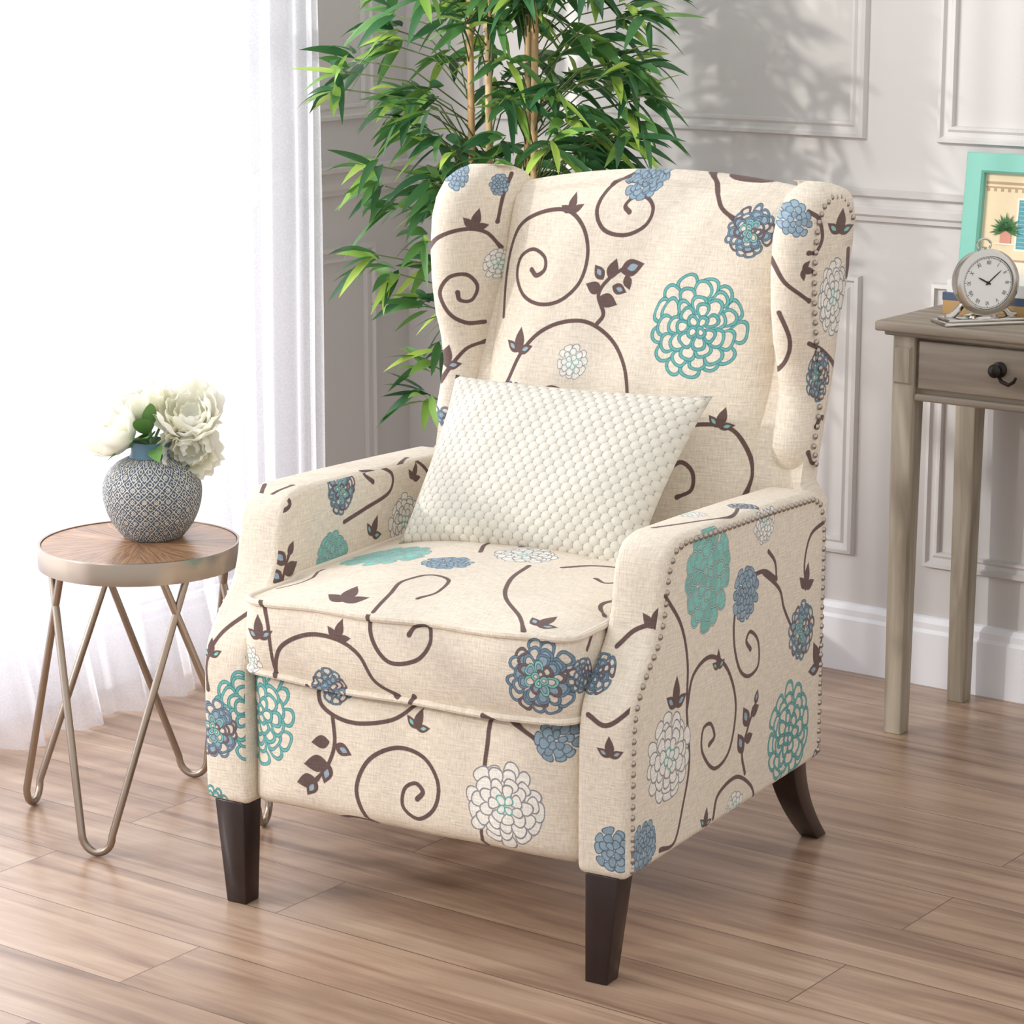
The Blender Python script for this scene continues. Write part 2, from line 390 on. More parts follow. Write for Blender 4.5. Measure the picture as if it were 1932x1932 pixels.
o=slab("outer_back",of,ob_,20,30,4,.004,lambda u,v:(u if abs(u)>.93 else 0,0,1 if v>.93 else 0)); fab(o,'front')
YF=[(.615,.640),(.63,.618),(.66,.608),(.70,.622),(.74,.633),(.78,.625),(.83,.606),(.88,.597),(.93,.594),(.98,.599),(1.01,.612),(1.035,.637),(1.05,.665),(1.058,.695)]
YB=[(.615,.668),(.80,.738),(.97,.795),(1.0,.800),(1.03,.790),(1.045,.770),(1.055,.745),(1.058,.725)]
def wing(sgn):
    rings=[]
    zs=[.612,.616,.625]+[.64+.02*i for i in range(18)]+[.99,1.0,1.01,1.02,1.03,1.038,1.045,1.05,1.054,1.057,1.058]
    for z in zs:
        yf=interp(YF,z); yr=interp(YB,z); e=0
        if z>1.035: e=((z-1.035)/.023)**2*.02
        if z<.63: e=((.63-z)/.018)**2*.012
        xo=.336-e; xi=.272+e*.6; xb=.246+e*.6; r=(xo-xi)/2; cy=yf+r; cx=(xo+xi)/2; ring=[]
        ring.append((xo,yr-.012)); 
        for t in(.66,.33): ring.append((xo+.004*math.sin(PI*t),lerp(cy,yr-.012,t)))
        for k in range(11):
            a=PI*k/10; ring.append((cx+r*math.cos(a),cy-r*math.sin(a)*1.15))
        for t in(.3,.6,.9): ring.append((lerp(xi,xb,t),min(yr-.006,lerp(cy,cy+.09,t))))
        ring.append((xb,yr)); ring.append((xo-.014,yr))
        rings.append([Vector((sgn*x,y,z)) for x,y in ring])
    b=MB(); b.loft(rings); o=b.obj("wing",FM[0],chair,sharp=60); fab(o,'wing'); return o
for s_ in(1,-1): wing(s_)
for sgn in(1,-1):
    b=MB()
    def rect(x0,x1,y0,y1,z): return [Vector((sgn*x0,y0,z)),Vector((sgn*x1,y0,z)),Vector((sgn*x1,y1,z)),Vector((sgn*x0,y1,z))]
    b.loft([rect(.2915,.3265,.006,.040,0),rect(.2915,.3435,.004,.052,.162)]); o=b.obj("leg",espresso,chair); bev(o,.002,2)
    b=MB(); rs=[]
    for t in[i/10 for i in range(11)]:
        z=.17*(1-t); y=.615+.115*t**1.7; x=.318; h=.024-.008*t
        rs.append([Vector((sgn*(x+dx*h),y+dy*h,z)) for dx,dy in((-1,-1),(1,-1),(1,1),(-1,1))])
    b.loft(rs); o=b.obj("leg",espresso,chair); bev(o,.002,2)
def resample(P,d):
    P=[Vector(p) for p in P]; out=[P[0]]; acc=0
    for a,b_ in zip(P,P[1:]):
        L=(b_-a).length; 
        while acc+L>=d:
            t=(d-acc)/L; a=a.lerp(b_,t); out.append(a.copy()); L=(b_-a).length; acc=0
        acc+=L
    return out
fr=[(p[0]+.017,p[1]) for p in crom(armfront[:-1],.01)]
fr=[(y,z-(.008 if z>.58 else 0)) for y,z in fr]
path=[(.3585,y,max(z,.172)) for y,z in fr]+[(.3585,.17,.6065),(.3585,.45,.5945),(.3585,.60,.586),(.3585,.628,.575),(.3585,.642,.55),(.3585,.646,.52),(.3585,.645,.172)]
npos=resample(path,.0155)
wp=[(.336,interp(YF,z)+.036,z) for z in[.63+.01*i for i in range(36)]]+[(.335,.643,1.003),(.334,.665,1.026),(.333,.695,1.038),(.333,.73,1.036),(.334,.76,1.018),(.336,.782,.99)]
wpos=resample([(x+.003,y,z) for x,y,z in wp],.0155)
allp=npos+wpos
def nailgeo(b,c,sgn=1,r=.0049):
    prof=[(r,0),(r*.92,r*.35),(r*.6,r*.7),(r*.2,r*.85)]
    M=Matrix.Rotation(R(90)*sgn,4,'Y'); b.lathe(prof,c,10,M=M)
b=MB(); nailgeo(b,(0,0,0)); nm=b.obj("nailhead",nailm,chair,sharp=80); nm.location=allp[0]
order=sorted(range(len(allp)),key=lambda i:allp[i][1])
near=set(order[:100]); rest=MB()
for i in order:
    if i==0: continue
    if i in near:
        c=nm.copy(); c.location=allp[i]; c.parent=chair; LINK(c)
    else: nailgeo(rest,allp[i])
for p in allp: nailgeo(rest,(-p[0],p[1],p[2]),-1)
o=rest.obj("nailhead_trim",nailm,chair,sharp=80); tag(o,kind="stuff")
# ------------------------------------------------ pillow
pm,nt,b=newmat("knit_cream"); N=nt.nodes.new; L=nt.links.new
tc=N('ShaderNodeTexCoord'); sp=N('ShaderNodeSeparateXYZ'); L(tc.outputs['UV'],sp.inputs[0])
def mth(op,a,b_=None):
    n=N('ShaderNodeMath'); n.operation=op
    for i,x in enumerate((a,b_)):
        if x is None: continue
        if isinstance(x,(int,float)): n.inputs[i].default_value=x
        else: L(x,n.inputs[i])
    return n.outputs[0]
# scalloped honeycomb knit: rows of overlapping rounded cells, each row shifted half a cell
PU,PV=.0185,.0125
def cellrow(shift):
    v=mth('ADD',mth('DIVIDE',sp.outputs[1],2*PV),shift); fv=mth('SUBTRACT',mth('FRACT',v),.5)
    u=mth('ADD',mth('DIVIDE',sp.outputs[0],PU),shift); fu=mth('SUBTRACT',mth('FRACT',u),.5)
    dy=mth('MULTIPLY',fv,2*PV/PU*1.05); return mth('SQRT',mth('ADD',mth('MULTIPLY',fu,fu),mth('MULTIPLY',dy,dy)))
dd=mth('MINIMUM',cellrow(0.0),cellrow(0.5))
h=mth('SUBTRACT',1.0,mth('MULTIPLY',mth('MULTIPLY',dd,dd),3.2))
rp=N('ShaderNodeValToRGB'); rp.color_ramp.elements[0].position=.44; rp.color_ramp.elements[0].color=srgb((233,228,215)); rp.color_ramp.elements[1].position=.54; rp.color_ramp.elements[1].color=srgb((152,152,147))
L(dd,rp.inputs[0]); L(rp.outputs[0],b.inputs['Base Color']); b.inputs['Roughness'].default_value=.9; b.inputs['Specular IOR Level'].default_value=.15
nz=N('ShaderNodeTexNoise'); nz.inputs['Scale'].default_value=700; L(tc.outputs['UV'],nz.inputs[0])
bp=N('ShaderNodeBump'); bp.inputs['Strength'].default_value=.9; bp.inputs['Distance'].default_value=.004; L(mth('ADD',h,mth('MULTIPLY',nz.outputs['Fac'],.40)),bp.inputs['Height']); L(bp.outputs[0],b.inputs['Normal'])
e_pillow=empty("lumbar_pillow",(-2.267,2.828,0),R(6),"small off-white lumbar pillow with bumpy honeycomb knit on armchair seat","pillow")
C={(-1,1):Vector((-.231,.520,.741)),(1,1):Vector((.207,.558,.739)),(-1,-1):Vector((-.220,.330,.503)),(1,-1):Vector((.170,.368,.495))}
nrm=(C[(1,1)]-C[(-1,-1)]).cross(C[(-1,1)]-C[(1,-1)]).normalized()
if nrm.y>0: nrm=-nrm
nu=52; nv=36; vs=[]; uvs=[]; fs=[]
for side in(1,-1):
    for j in range(nv+1):
        for i in range(nu+1):
            u=2*i/nu-1; v=2*j/nv-1
            pu=u*(1-.05*(1-v*v)*abs(u)**3); pv=v*(1-.08*(1-u*u)*abs(v)**3)
            p=C[(-1,-1)]*(1-pu)*(1-pv)/4+C[(1,-1)]*(1+pu)*(1-pv)/4+C[(-1,1)]*(1-pu)*(1+pv)/4+C[(1,1)]*(1+pu)*(1+pv)/4
            t=.058*(max(0,(1-abs(u)**3.2)*(1-abs(v)**3.2)))**.6
            if side==-1: t*=.7
            vs.append(p+nrm*side*t); uvs.append((u*.22,v*.155))
    k=0 if side==1 else (nu+1)*(nv+1)
    for j in range(nv):
        for i in range(nu):
            q=k+j*(nu+1)+i; fs.append((q,q+1,q+nu+2,q+nu+1) if side==1 else (q,q+nu+1,q+nu+2,q+1))
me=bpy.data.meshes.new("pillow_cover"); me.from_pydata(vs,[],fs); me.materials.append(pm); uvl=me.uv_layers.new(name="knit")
for p in me.polygons:
    p.use_smooth=True
    for li in p.loop_indices: uvl.data[li].uv=uvs[me.loops[li].vertex_index]
o=bpy.data.objects.new("pillow_cover",me); LINK(o); o.parent=e_pillow
bm=bmesh.new(); bm.from_mesh(me); bmesh.ops.remove_doubles(bm,verts=bm.verts,dist=.0002); bm.to_mesh(me); bm.free()
# ------------------------------------------------ room
XW=-3.57; YW=4.48
fm,nt,b=newmat("laminate_planks"); N=nt.nodes.new; L=nt.links.new
tc=N('ShaderNodeTexCoord')
br=N('ShaderNodeTexBrick'); br.offset=.37; br.inputs['Scale'].default_value=1; br.inputs['Brick Width'].default_value=1.25; br.inputs['Row Height'].default_value=.165; br.inputs['Mortar Size'].default_value=.0010; br.inputs['Mortar Smooth'].default_value=.3
br.inputs['Color1'].default_value=(0,0,0,1); br.inputs['Color2'].default_value=(1,1,1,1); br.inputs['Mortar'].default_value=(.5,.5,.5,1)
L(tc.outputs['Object'],br.inputs['Vector'])
sc_=N('ShaderNodeVectorMath'); sc_.operation='SCALE'; sc_.inputs['Scale'].default_value=13; L(br.outputs['Color'],sc_.inputs[0])
ad=N('ShaderNodeVectorMath'); L(tc.outputs['Object'],ad.inputs[0]); L(sc_.outputs[0],ad.inputs[1])
mp=N('ShaderNodeMapping'); mp.inputs['Scale'].default_value=(1.5,26,1); L(ad.outputs[0],mp.inputs[0])
n1=N('ShaderNodeTexNoise'); n1.inputs['Scale'].default_value=1.3; n1.inputs['Detail'].default_value=9; n1.inputs['Roughness'].default_value=.62; n1.inputs['Distortion'].default_value=.7; L(mp.outputs[0],n1.inputs[0])
mp2=N('ShaderNodeMapping'); mp2.inputs['Scale'].default_value=(.8,5.0,1); L(ad.outputs[0],mp2.inputs[0])
n2=N('ShaderNodeTexNoise'); n2.inputs['Scale'].default_value=1.5; n2.inputs['Detail'].default_value=3; n2.inputs['Distortion'].default_value=1.2; L(mp2.outputs[0],n2.inputs[0])
mixf=N('ShaderNodeMath'); mixf.operation='MULTIPLY_ADD'; L(n1.outputs['Fac'],mixf.inputs[0]); mixf.inputs[1].default_value=.55
m2=N('ShaderNodeMath'); m2.operation='MULTIPLY'; L(n2.outputs['Fac'],m2.inputs[0]); m2.inputs[1].default_value=.45; L(m2.outputs[0],mixf.inputs[2])
rp=N('ShaderNodeValToRGB'); cr=rp.color_ramp; cr.elements[0].position=.30; cr.elements[0].color=srgb((106,82,68)); cr.elements[1].position=.70; cr.elements[1].color=srgb((206,182,158))
e_=cr.elements.new(.42); e_.color=srgb((150,122,102)); e_=cr.elements.new(.53); e_.color=srgb((177,148,125)); L(mixf.outputs[0],rp.inputs[0])
hs=N('ShaderNodeHueSaturation'); L(rp.outputs[0],hs.inputs['Color']); mr=N('ShaderNodeMapRange'); mr.inputs['To Min'].default_value=.92; mr.inputs['To Max'].default_value=1.08; L(br.outputs['Color'],mr.inputs[0]); L(mr.outputs[0],hs.inputs['Value'])
mx=N('ShaderNodeMix'); mx.data_type='RGBA'; L(br.outputs['Fac'],mx.inputs[0]); L(hs.outputs[0],mx.inputs[6]); mx.inputs[7].default_value=srgb((98,76,62)); L(mx.outputs[2],b.inputs['Base Color'])
b.inputs['Roughness'].default_value=.28; b.inputs['Specular IOR Level'].default_value=.5
bp=N('ShaderNodeBump'); bp.inputs['Strength'].default_value=.10; bp.inputs['Distance'].default_value=.002; L(n1.outputs['Fac'],bp.inputs['Height']); L(bp.outputs[0],b.inputs['Normal'])
bx=MB(); bx.box(XW-.15,1.6,-.8,YW+.12,-.06,0); tag(bx.obj("floor",fm),kind="structure")
wallm=mat("wall_paint",(206,202,200),.7,noise=.02,nscale=3); whitem=mat("trim_white",(236,236,240),.45)
trimm=mat("trim_paint",(208,204,202),.5)
bx=MB(); bx.box(XW-.15,1.6,YW,YW+.12,0,2.75); tag(bx.obj("wall_back",wallm),kind="structure")
bx=MB(); wy0,wy1,wz0,wz1=.9,3.98,.12,2.45
bx.box(XW-.12,XW,wy1,YW,0,2.75); bx.box(XW-.12,XW,-.8,wy0,0,2.75); bx.box(XW-.12,XW,wy0,wy1,wz1,2.75); bx.box(XW-.12,XW,wy0,wy1,0,wz0)
tag(bx.obj("wall_left",wallm),kind="structure")
bx=MB()
for y in(wy0,wy0+1.02,wy0+2.04,wy1-.04): bx.box(XW-.10,XW-.06,y,y+.04,wz0,wz1)
for z in(wz0,1.3,wz1-.04): bx.box(XW-.10,XW-.06,wy0,wy1,z,z+.04)
tag(bx.obj("window_1",whitem),kind="structure")
tn=[0]
def moulding(P,a0,a1,z0,z1,name=None):
    prof=[(0,0),(.003,.012),(.010,.014),(.014,.007),(.022,.006),(.027,.010),(.032,.010),(.034,0)]
    rings=[]
    for off,d in prof: rings.append([P(a0+off,z0+off,d),P(a1-off,z0+off,d),P(a1-off,z1-off,d),P(a0+off,z1-off,d)])
    b=MB(); b.loft(rings,cap=False); tn[0]+=1; tag(b.obj("trim_%d"%tn[0],trimm,sharp=25),kind="structure")
PB=lambda a,z,d: Vector((a,YW-d,z)); PL=lambda a,z,d: Vector((XW+d,a,z))
for a0,a1 in((-3.40,-2.456),(-2.305,-1.35),(-1.2,-.25)):
    moulding(PB,a0,a1,1.045,2.5); moulding(PB,a0,a1,.233,.785)
moulding(PL,4.10,4.36,1.045,2.5); moulding(PL,4.10,4.36,.233,.785)
def strip(P,a0,a1,prof,name,m):
    b=MB(); b.loft([[P(a0,z,d) for d,z in prof],[P(a1,z,d) for d,z in prof]]); return tag(b.obj(name,m,sharp=25),kind="structure")
rail=[(0,.889),(.010,.892),(.012,.900),(.018,.905),(.020,.918),(.014,.924),(.014,.936),(.026,.941),(.028,.950),(0,.952)]
strip(PB,XW,1.6,rail,"trim_20",trimm); strip(PL,3.98,YW,rail,"trim_21",trimm)
base=[(0,0),(.016,0),(.016,.105),(.012,.112),(.012,.124),(.006,.134),(0,.136)]
strip(PB,XW,1.6,base,"baseboard_back",whitem); strip(PL,-.8,YW,base,"baseboard_left",whitem)
# curtain
cm=bpy.data.materials.new("sheer_voile"); cm.use_nodes=True; nt=cm.node_tree; nt.nodes.clear(); N=nt.nodes.new; L=nt.links.new
out=N('ShaderNodeOutputMaterial'); tr=N('ShaderNodeBsdfTransparent'); tl=N('ShaderNodeBsdfTranslucent'); df=N('ShaderNodeBsdfDiffuse')
tl.inputs[0].default_value=(.90,.90,.95,1); df.inputs[0].default_value=(.89,.89,.94,1)
a_=N('ShaderNodeMixShader'); a_.inputs[0].default_value=.5; L(tl.outputs[0],a_.inputs[1]); L(df.outputs[0],a_.inputs[2])
c_=N('ShaderNodeMixShader'); wv=N('ShaderNodeTexNoise'); wv.inputs['Scale'].default_value=300; tc=N('ShaderNodeTexCoord'); L(tc.outputs['Object'],wv.inputs[0])
mr=N('ShaderNodeMapRange'); mr.inputs['To Min'].default_value=.55; mr.inputs['To Max'].default_value=.85; L(wv.outputs['Fac'],mr.inputs[0]); L(mr.outputs[0],c_.inputs[0])
L(tr.outputs[0],c_.inputs[1]); L(a_.outputs[0],c_.inputs[2]); L(c_.outputs[0],out.inputs[0])
def cur(y0,y1,seed):
    rg=random.Random(seed); ph=[rg.uniform(0,6) for _ in range(4)]; v=[];f=[]; ny=int((y1-y0)/.008); nz=14
    for k in range(nz+1):
        z=.006+2.484*k/nz
        for i in range(ny+1):
            y=y0+(y1-y0)*i/ny; amp=.026+.012*math.sin(y*3+ph[0])
            x=-3.455+amp*math.sin(y*52+1.6*math.sin(y*7+ph[1])+.25*math.sin(z*2+ph[2]))+.01*math.sin(y*121+ph[3])+(.06*math.exp(-z*9) )
            v.append((x,y+.006*math.sin(z*3+y*9),z))
    for k in range(nz):
        for i in range(ny):
            q=k*(ny+1)+i; f.append((q,q+1,q+ny+2,q+ny+1))
    me=bpy.data.meshes.new("curtain"); me.from_pydata(v,[],f); me.materials.append(cm)
    for p in me.polygons: p.use_smooth=True
    o=bpy.data.objects.new("curtain",me); LINK(o); return o
tag(cur(.85,2.42,1),"sheer white floor-length curtain over bright window","curtain",group="sheer window curtains")
tag(cur(2.46,4.07,2),"sheer white floor-length curtain over bright window","curtain",group="sheer window curtains")
b=MB(); b.tube([(-3.455,.8,2.51),(-3.455,4.12,2.51)],.012,12)
for y in(.9,2.44,4.0): b.tube([(-3.455,y,2.51),(-3.57,y,2.51)],.008,8)
tag(b.obj("curtain_rod",mat("rod_metal",(150,146,140),.3,1)),"slim brushed metal curtain rod above the window","curtain rod")
# ------------------------------------------------ side table
champ=mat("champagne_metal",(168,154,140),.3,1.0)
tb=empty("side_table",(-2.965,3.015,0),0,"round wood-topped side table with champagne metal hairpin legs","side table")
tm,nt,b_=newmat("sunburst_wood"); N=nt.nodes.new; L=nt.links.new
tc=N('ShaderNodeTexCoord'); sp=N('ShaderNodeSeparateXYZ'); L(tc.outputs['Object'],sp.inputs[0])
def M(op,a,b2=None):
    n=N('ShaderNodeMath'); n.operation=op
    for i,x in enumerate((a,b2)):
        if x is None: continue
        if isinstance(x,(int,float)): n.inputs[i].default_value=x
        else: L(x,n.inputs[i])
    return n.outputs[0]
ang=M('ARCTAN2',sp.outputs[1],sp.outputs[0]); seg=M('FLOOR',M('MULTIPLY',ang,8/PI)); 
wn=N('ShaderNodeTexWhiteNoise'); wn.noise_dimensions='1D'; L(seg,wn.inputs['W'])
rad=M('SQRT',M('ADD',M('MULTIPLY',sp.outputs[0],sp.outputs[0]),M('MULTIPLY',sp.outputs[1],sp.outputs[1])))
loc_a=M('MULTIPLY',M('SUBTRACT',M('FRACT',M('MULTIPLY',ang,8/PI)),.5),rad)
cv=N('ShaderNodeCombineXYZ'); L(M('MULTIPLY',loc_a,110),cv.inputs[0]); L(M('MULTIPLY',seg,7.3),cv.inputs[1]); L(M('MULTIPLY',rad,14),cv.inputs[2])
nz=N('ShaderNodeTexNoise'); nz.inputs['Scale'].default_value=1.1; nz.inputs['Detail'].default_value=6; nz.inputs['Distortion'].default_value=.8; L(cv.outputs[0],nz.inputs[0])
rp=N('ShaderNodeValToRGB'); rp.color_ramp.elements[0].position=.30; rp.color_ramp.elements[0].color=srgb((122,82,56)); rp.color_ramp.elements[1].position=.68; rp.color_ramp.elements[1].color=srgb((202,160,122)); L(nz.outputs['Fac'],rp.inputs[0])
hs=N('ShaderNodeHueSaturation'); mr=N('ShaderNodeMapRange'); mr.inputs['To Min'].default_value=.72; mr.inputs['To Max'].default_value=1.2; L(wn.outputs[0],mr.inputs[0]); L(mr.outputs[0],hs.inputs['Value']); L(rp.outputs[0],hs.inputs['Color']); L(hs.outputs[0],b_.inputs['Base Color']); b_.inputs['Roughness'].default_value=.3
b=MB(); b.lathe([(.001,.436),(.158,.436),(.158,.4655),(.157,.4665),(.001,.4665)],n=72); b.obj("tabletop",tm,tb)
b=MB(); b.lathe([(.158,.432),(.1635,.432),(.1635,.466),(.1625,.468),(.1585,.468),(.158,.432)],n=72,cap=False); b.obj("rim",champ,tb)
ra=R(36.3)
for k in range(4):
    th=R(-105+90*k)+ra; b=MB()
    foot=Vector((.205*math.cos(th),.205*math.sin(th),0)); tdir=Vector((-math.sin(th),math.cos(th),0))
    tops=[Vector((.145*math.cos(th+s*R(53)),.145*math.sin(th+s*R(53)),.434)) for s in(-1,1)]
    hw=.026; pts=[]
    side=[foot+tdir*hw*s*1.0+Vector((0,0,.036)) for s in(-1,1)]
    pts.append(tops[0]); pts.append(tops[0].lerp(side[0],.5)); pts.append(side[0])
    for q in range(1,12):
        a=PI*q/12; pts.append(foot+tdir*(-hw*math.cos(a))+Vector((0,0,.036-.0295*math.sin(a)))) 
    pts.append(side[1]); pts.append(tops[1].lerp(side[1],.5)); pts.append(tops[1])
    b.tube(pts,.0062,10); b.obj("hairpin_leg",champ,tb,sharp=80)
# vase
vx,vy=-2.972,3.056; VZ=.4665
vm,nt,b_=newmat("carved_ceramic"); N=nt.nodes.new; L=nt.links.new
tc=N('ShaderNodeTexCoord'); sp=N('ShaderNodeSeparateXYZ'); L(tc.outputs['Object'],sp.inputs[0])
ang=M('ARCTAN2',sp.outputs[1],sp.outputs[0]); uu=M('MULTIPLY',ang,26/(2*PI)); vv=M('MULTIPLY',sp.outputs[2],1/.0185)
fu=M('ABSOLUTE',M('SUBTRACT',M('FRACT',uu),.5)); fv=M('ABSOLUTE',M('SUBTRACT',M('FRACT',vv),.5))
d=M('ADD',fu,fv)
lin=M('ABSOLUTE',M('SUBTRACT',d,.5)); l2=M('ABSOLUTE',M('SUBTRACT',d,.20)); l3=M('ABSOLUTE',M('SUBTRACT',d,.80)); l4=M('ADD',M('ABSOLUTE',M('SUBTRACT',fu,fv)),.02)
l5=M('MAXIMUM',l4,M('SUBTRACT',.34,d))
mn=M('MINIMUM',M('MINIMUM',lin,l5),M('MINIMUM',l2,l3))
nz=N('ShaderNodeTexNoise'); nz.inputs['Scale'].default_value=200; L(tc.outputs['Object'],nz.inputs[0])
msk=M('LESS_THAN',M('ADD',mn,M('MULTIPLY',M('SUBTRACT',nz.outputs['Fac'],.5),.16)),.052)
mx=N('ShaderNodeMix'); mx.data_type='RGBA'; L(msk,mx.inputs[0]); mx.inputs[6].default_value=srgb((74,86,102)); mx.inputs[7].default_value=srgb((204,200,188)); L(mx.outputs[2],b_.inputs['Base Color']); b_.inputs['Roughness'].default_value=.75
bp=N('ShaderNodeBump'); bp.inputs['Strength'].default_value=.5; bp.inputs['Distance'].default_value=.001; bp.invert=True; L(msk,bp.inputs['Height']); L(bp.outputs[0],b_.inputs['Normal'])
vase=empty("vase",(vx,vy,VZ),0,"round grey-blue carved ceramic vase with smooth blue neck","vase")
prof=[(.044,0),(.050,.004),(.064,.022),(.075,.045),(.0805,.070),(.0795,.090),(.072,.108),(.058,.123),(.042,.132),(.034,.1355)]
b=MB(); b.lathe([(.001,0)]+[tuple(p) for p in crom(prof,.004)],n=64); b.obj("body",vm,vase,sharp=60)
b=MB(); b.lathe([(.036,.1335),(.0325,.142),(.0325,.150),(.035,.158),(.036,.160),(.033,.160),(.028,.150),(.028,.136)],n=48); b.obj("neck",mat("blue_glaze",(92,126,146),.5,noise=.08,nscale=30),vase,sharp=60)
# peonies
petm,nt,b_=newmat("peony_petal"); N=nt.nodes.new; L=nt.links.new
b_.inputs['Roughness'].default_value=.65; b_.inputs['Specular IOR Level'].default_value=.2
gi=N('ShaderNodeNewGeometry'); rp=N('ShaderNodeValToRGB'); rp.color_ramp.elements[0].color=srgb((252,250,232)); rp.color_ramp.elements[1].color=srgb((255,255,252)); L(gi.outputs['Random Per Island'],rp.inputs[0]); L(rp.outputs[0],b_.inputs['Base Color'])
tl=N('ShaderNodeBsdfTranslucent'); L(rp.outputs[0],tl.inputs[0]); ms=N('ShaderNodeMixShader'); ms.inputs[0].default_value=.5
ou=nt.nodes['Material Output']; L(b_.outputs[0],ms.inputs[1]); L(tl.outputs[0],ms.inputs[2]); L(ms.outputs[0],ou.inputs[0])
stm=mat("stem_green",(96,130,70),.5); lfm=mat("leaf_green",(112,156,86),.45,noise=.2,nscale=25)
def peony(c,axis,size,seed,stemto):
    rg=random.Random(seed); root=empty("peony",c,0,"cream white peony bloom in the carved vase","flower","white peonies in the vase")
    q=Vector(axis).normalized().to_track_quat('Z','Y').to_matrix()
    b=MB()
    for (n,rho,thm,w) in((6,.052,100,.036),(6,.046,114,.034),(6,.037,126,.031),(5,.028,138,.026),(4,.018,150,.018)):
        o0=rg.uniform(0,6)
        for k in range(n):
            ps=o0+2*PI*k/n+rg.uniform(-.25,.25); rr=rho*size*rg.uniform(.90,1.10); tm_=R(thm*rg.uniform(.82,1.06)); ph=rg.uniform(0,6); ph2=rg.uniform(0,6); g=[]
            S=9;T=10; ww=w*size*rg.uniform(.85,1.15)
            for i in range(S+1):
                s=i/S
                for j in range(T+1):
                    t=2*j/T-1
                    wd=ww*min(1,(s*2.2+.15))*(1-.25*max(0,s-.7)/.3)
                    th=tm_*s*(1-.20*abs(t)**2.5)+.07*math.sin(ph+t*6)*s**3
                    rad=rr*(1+.07*s*s*math.sin(t*8+ph2)+.05*s*math.sin(s*5+ph))
                    if s>.8: rad*=1+.10*(s-.8)/.2*(1 if thm<115 else .3)
                    al=wd*t/max(.35*rr,rr*math.sin(max(.05,min(th,PI-.05))))
                    al=max(-1.3,min(1.3,al)); a=ps+al
                    g.append(q@Vector((rad*math.sin(th)*math.cos(a),rad*math.sin(th)*math.sin(a),rad*(1-math.cos(th))*.85-rho*.6*size)))
            f=[]
            for i in range(S):
                for j in range(T):
                    x=i*(T+1)+j; f.append((x,x+1,x+T+2,x+T+1))
            b.add(g,f)
    o=b.obj("petals",petm,root,sharp=180,recalc=False)
    b=MB(); a=q@Vector((0,0,-.02*size)); e=Vector(stemto)-Vector(c)
    b.tube([a,a.lerp(e,.5)+Vector((0,0,.006)),e],.0025,6); b.obj("stem",stm,root)
    return root
def leafblade(b,base,direc,L_,W_,droop,side=None,n=6,mi=0,fold=.25):
    d=Vector(direc).normalized(); up=Vector((0,0,1)); s=d.cross(up)
    if s.length<.05: s=Vector((1,0,0))
    s.normalize()
    if side: s=(s*math.cos(side)+d.cross(s)*math.sin(side)).normalized()
    nn=s.cross(d).normalized(); pts=[]
    for i in range(n+1):
        t=i/n; w=W_*.5*(math.sin(PI*min(1,t**.75))**.9 if t<1 else 0)+.0003
        c=Vector(base)+d*L_*t*(1-.15*droop*t)+Vector((0,0,-1))*L_*droop*t*t
        pts+= [c-s*w+nn*w*fold, c, c+s*w+nn*w*fold]
    f=[]
    for i in range(n):
        k=i*3; f+= [(k,k+1,k+4,k+3),(k+1,k+2,k+5,k+4)]
    b.add(pts,f,mi)
lat=Vector((.806,.592,0)); fw=Vector((-.592,.806,0)); vt=Vector((vx,vy,VZ+.150))
def vp(l,f_,z): return vt+lat*l+fw*f_+Vector((0,0,z))
peony(vp(-.054,-.008,.022),(-.4,-.55,.50),.88,1,vt)
peony(vp(-.018,.026,.066),(-.2,-.3,.9),.90,2,vt)
peony(vp(.066,-.004,.054),(.35,-.55,.65),.98,3,vt)
peony(vp(.066,-.014,.002),(.6,-.7,-.1),.84,4,vt)
peony(vp(.026,.064,.050),(.1,.4,.8),.76,5,vt)
sp_=empty("leaf_sprig",vt,0,"green leaves tucked between the white peonies","leaf sprig"); b=MB()
for l,f_,z,L_ in((-.2,-.8,.9,.075),(-.3,-.9,.4,.06),(.05,-.95,.5,.06),(.08,-.5,1.2,.085),(-.9,-.5,-.1,.06),(.3,-.9,-.1,.05)):
    d=lat*l+fw*f_+Vector((0,0,z)); leafblade(b,d.normalized()*.020+Vector((0,0,.006)),d,L_,.028,.25,side=.5)
b.tube([(0,0,-.05),(0,0,.03)],.002,6); b.obj("leaves",lfm,sp_,sharp=180,recalc=False)
# ------------------------------------------------ bamboo plant
PB_=Vector((-2.96,4.03,0))
pl=empty("bamboo_plant",PB_,0,"tall artificial bamboo plant with tan canes and green leaves","potted plant")
b=MB(); b.lathe([(.001,0),(.10,0),(.105,.01),(.135,.22),(.145,.24),(.145,.255),(.13,.255),(.125,.225),(.001,.22)],n=40); b.obj("pot",mat("pot_wicker",(120,90,62),.7,noise=.2,nscale=60,bump=.6),pl)
cane=wood("cane_tan",(178,138,92),(222,190,142),'Z',1.2)
canes=[(-.078,.0,.0),(-.044,-.03,.02),(.042,-.04,.0),(.03,.09,-.02)]
for l,f_,ln in canes:
    p0=lat*l*.8+fw*f_; b=MB(); pts=[];rad=[]
    z=.2
    while z<2.05:
        c=p0+lat*(l*.2*(z/1.2))+Vector((0,0,z)); pts+= [c,c+Vector((0,0,.004)),c+Vector((0,0,.008))]; rad+=[.0066,.0082,.0066]; z+=.15
    b.tube(pts,rad,10); b.obj("cane",cane,pl,sharp=80)
lm,nt,b_=newmat("bamboo_leaf"); N=nt.nodes.new; L=nt.links.new
gi=N('ShaderNodeNewGeometry'); rp=N('ShaderNodeValToRGB'); cr=rp.color_ramp
cr.elements[0].position=0; cr.elements[0].color=srgb((48,92,58)); cr.elements[1].position=1; cr.elements[1].color=srgb((190,218,100))
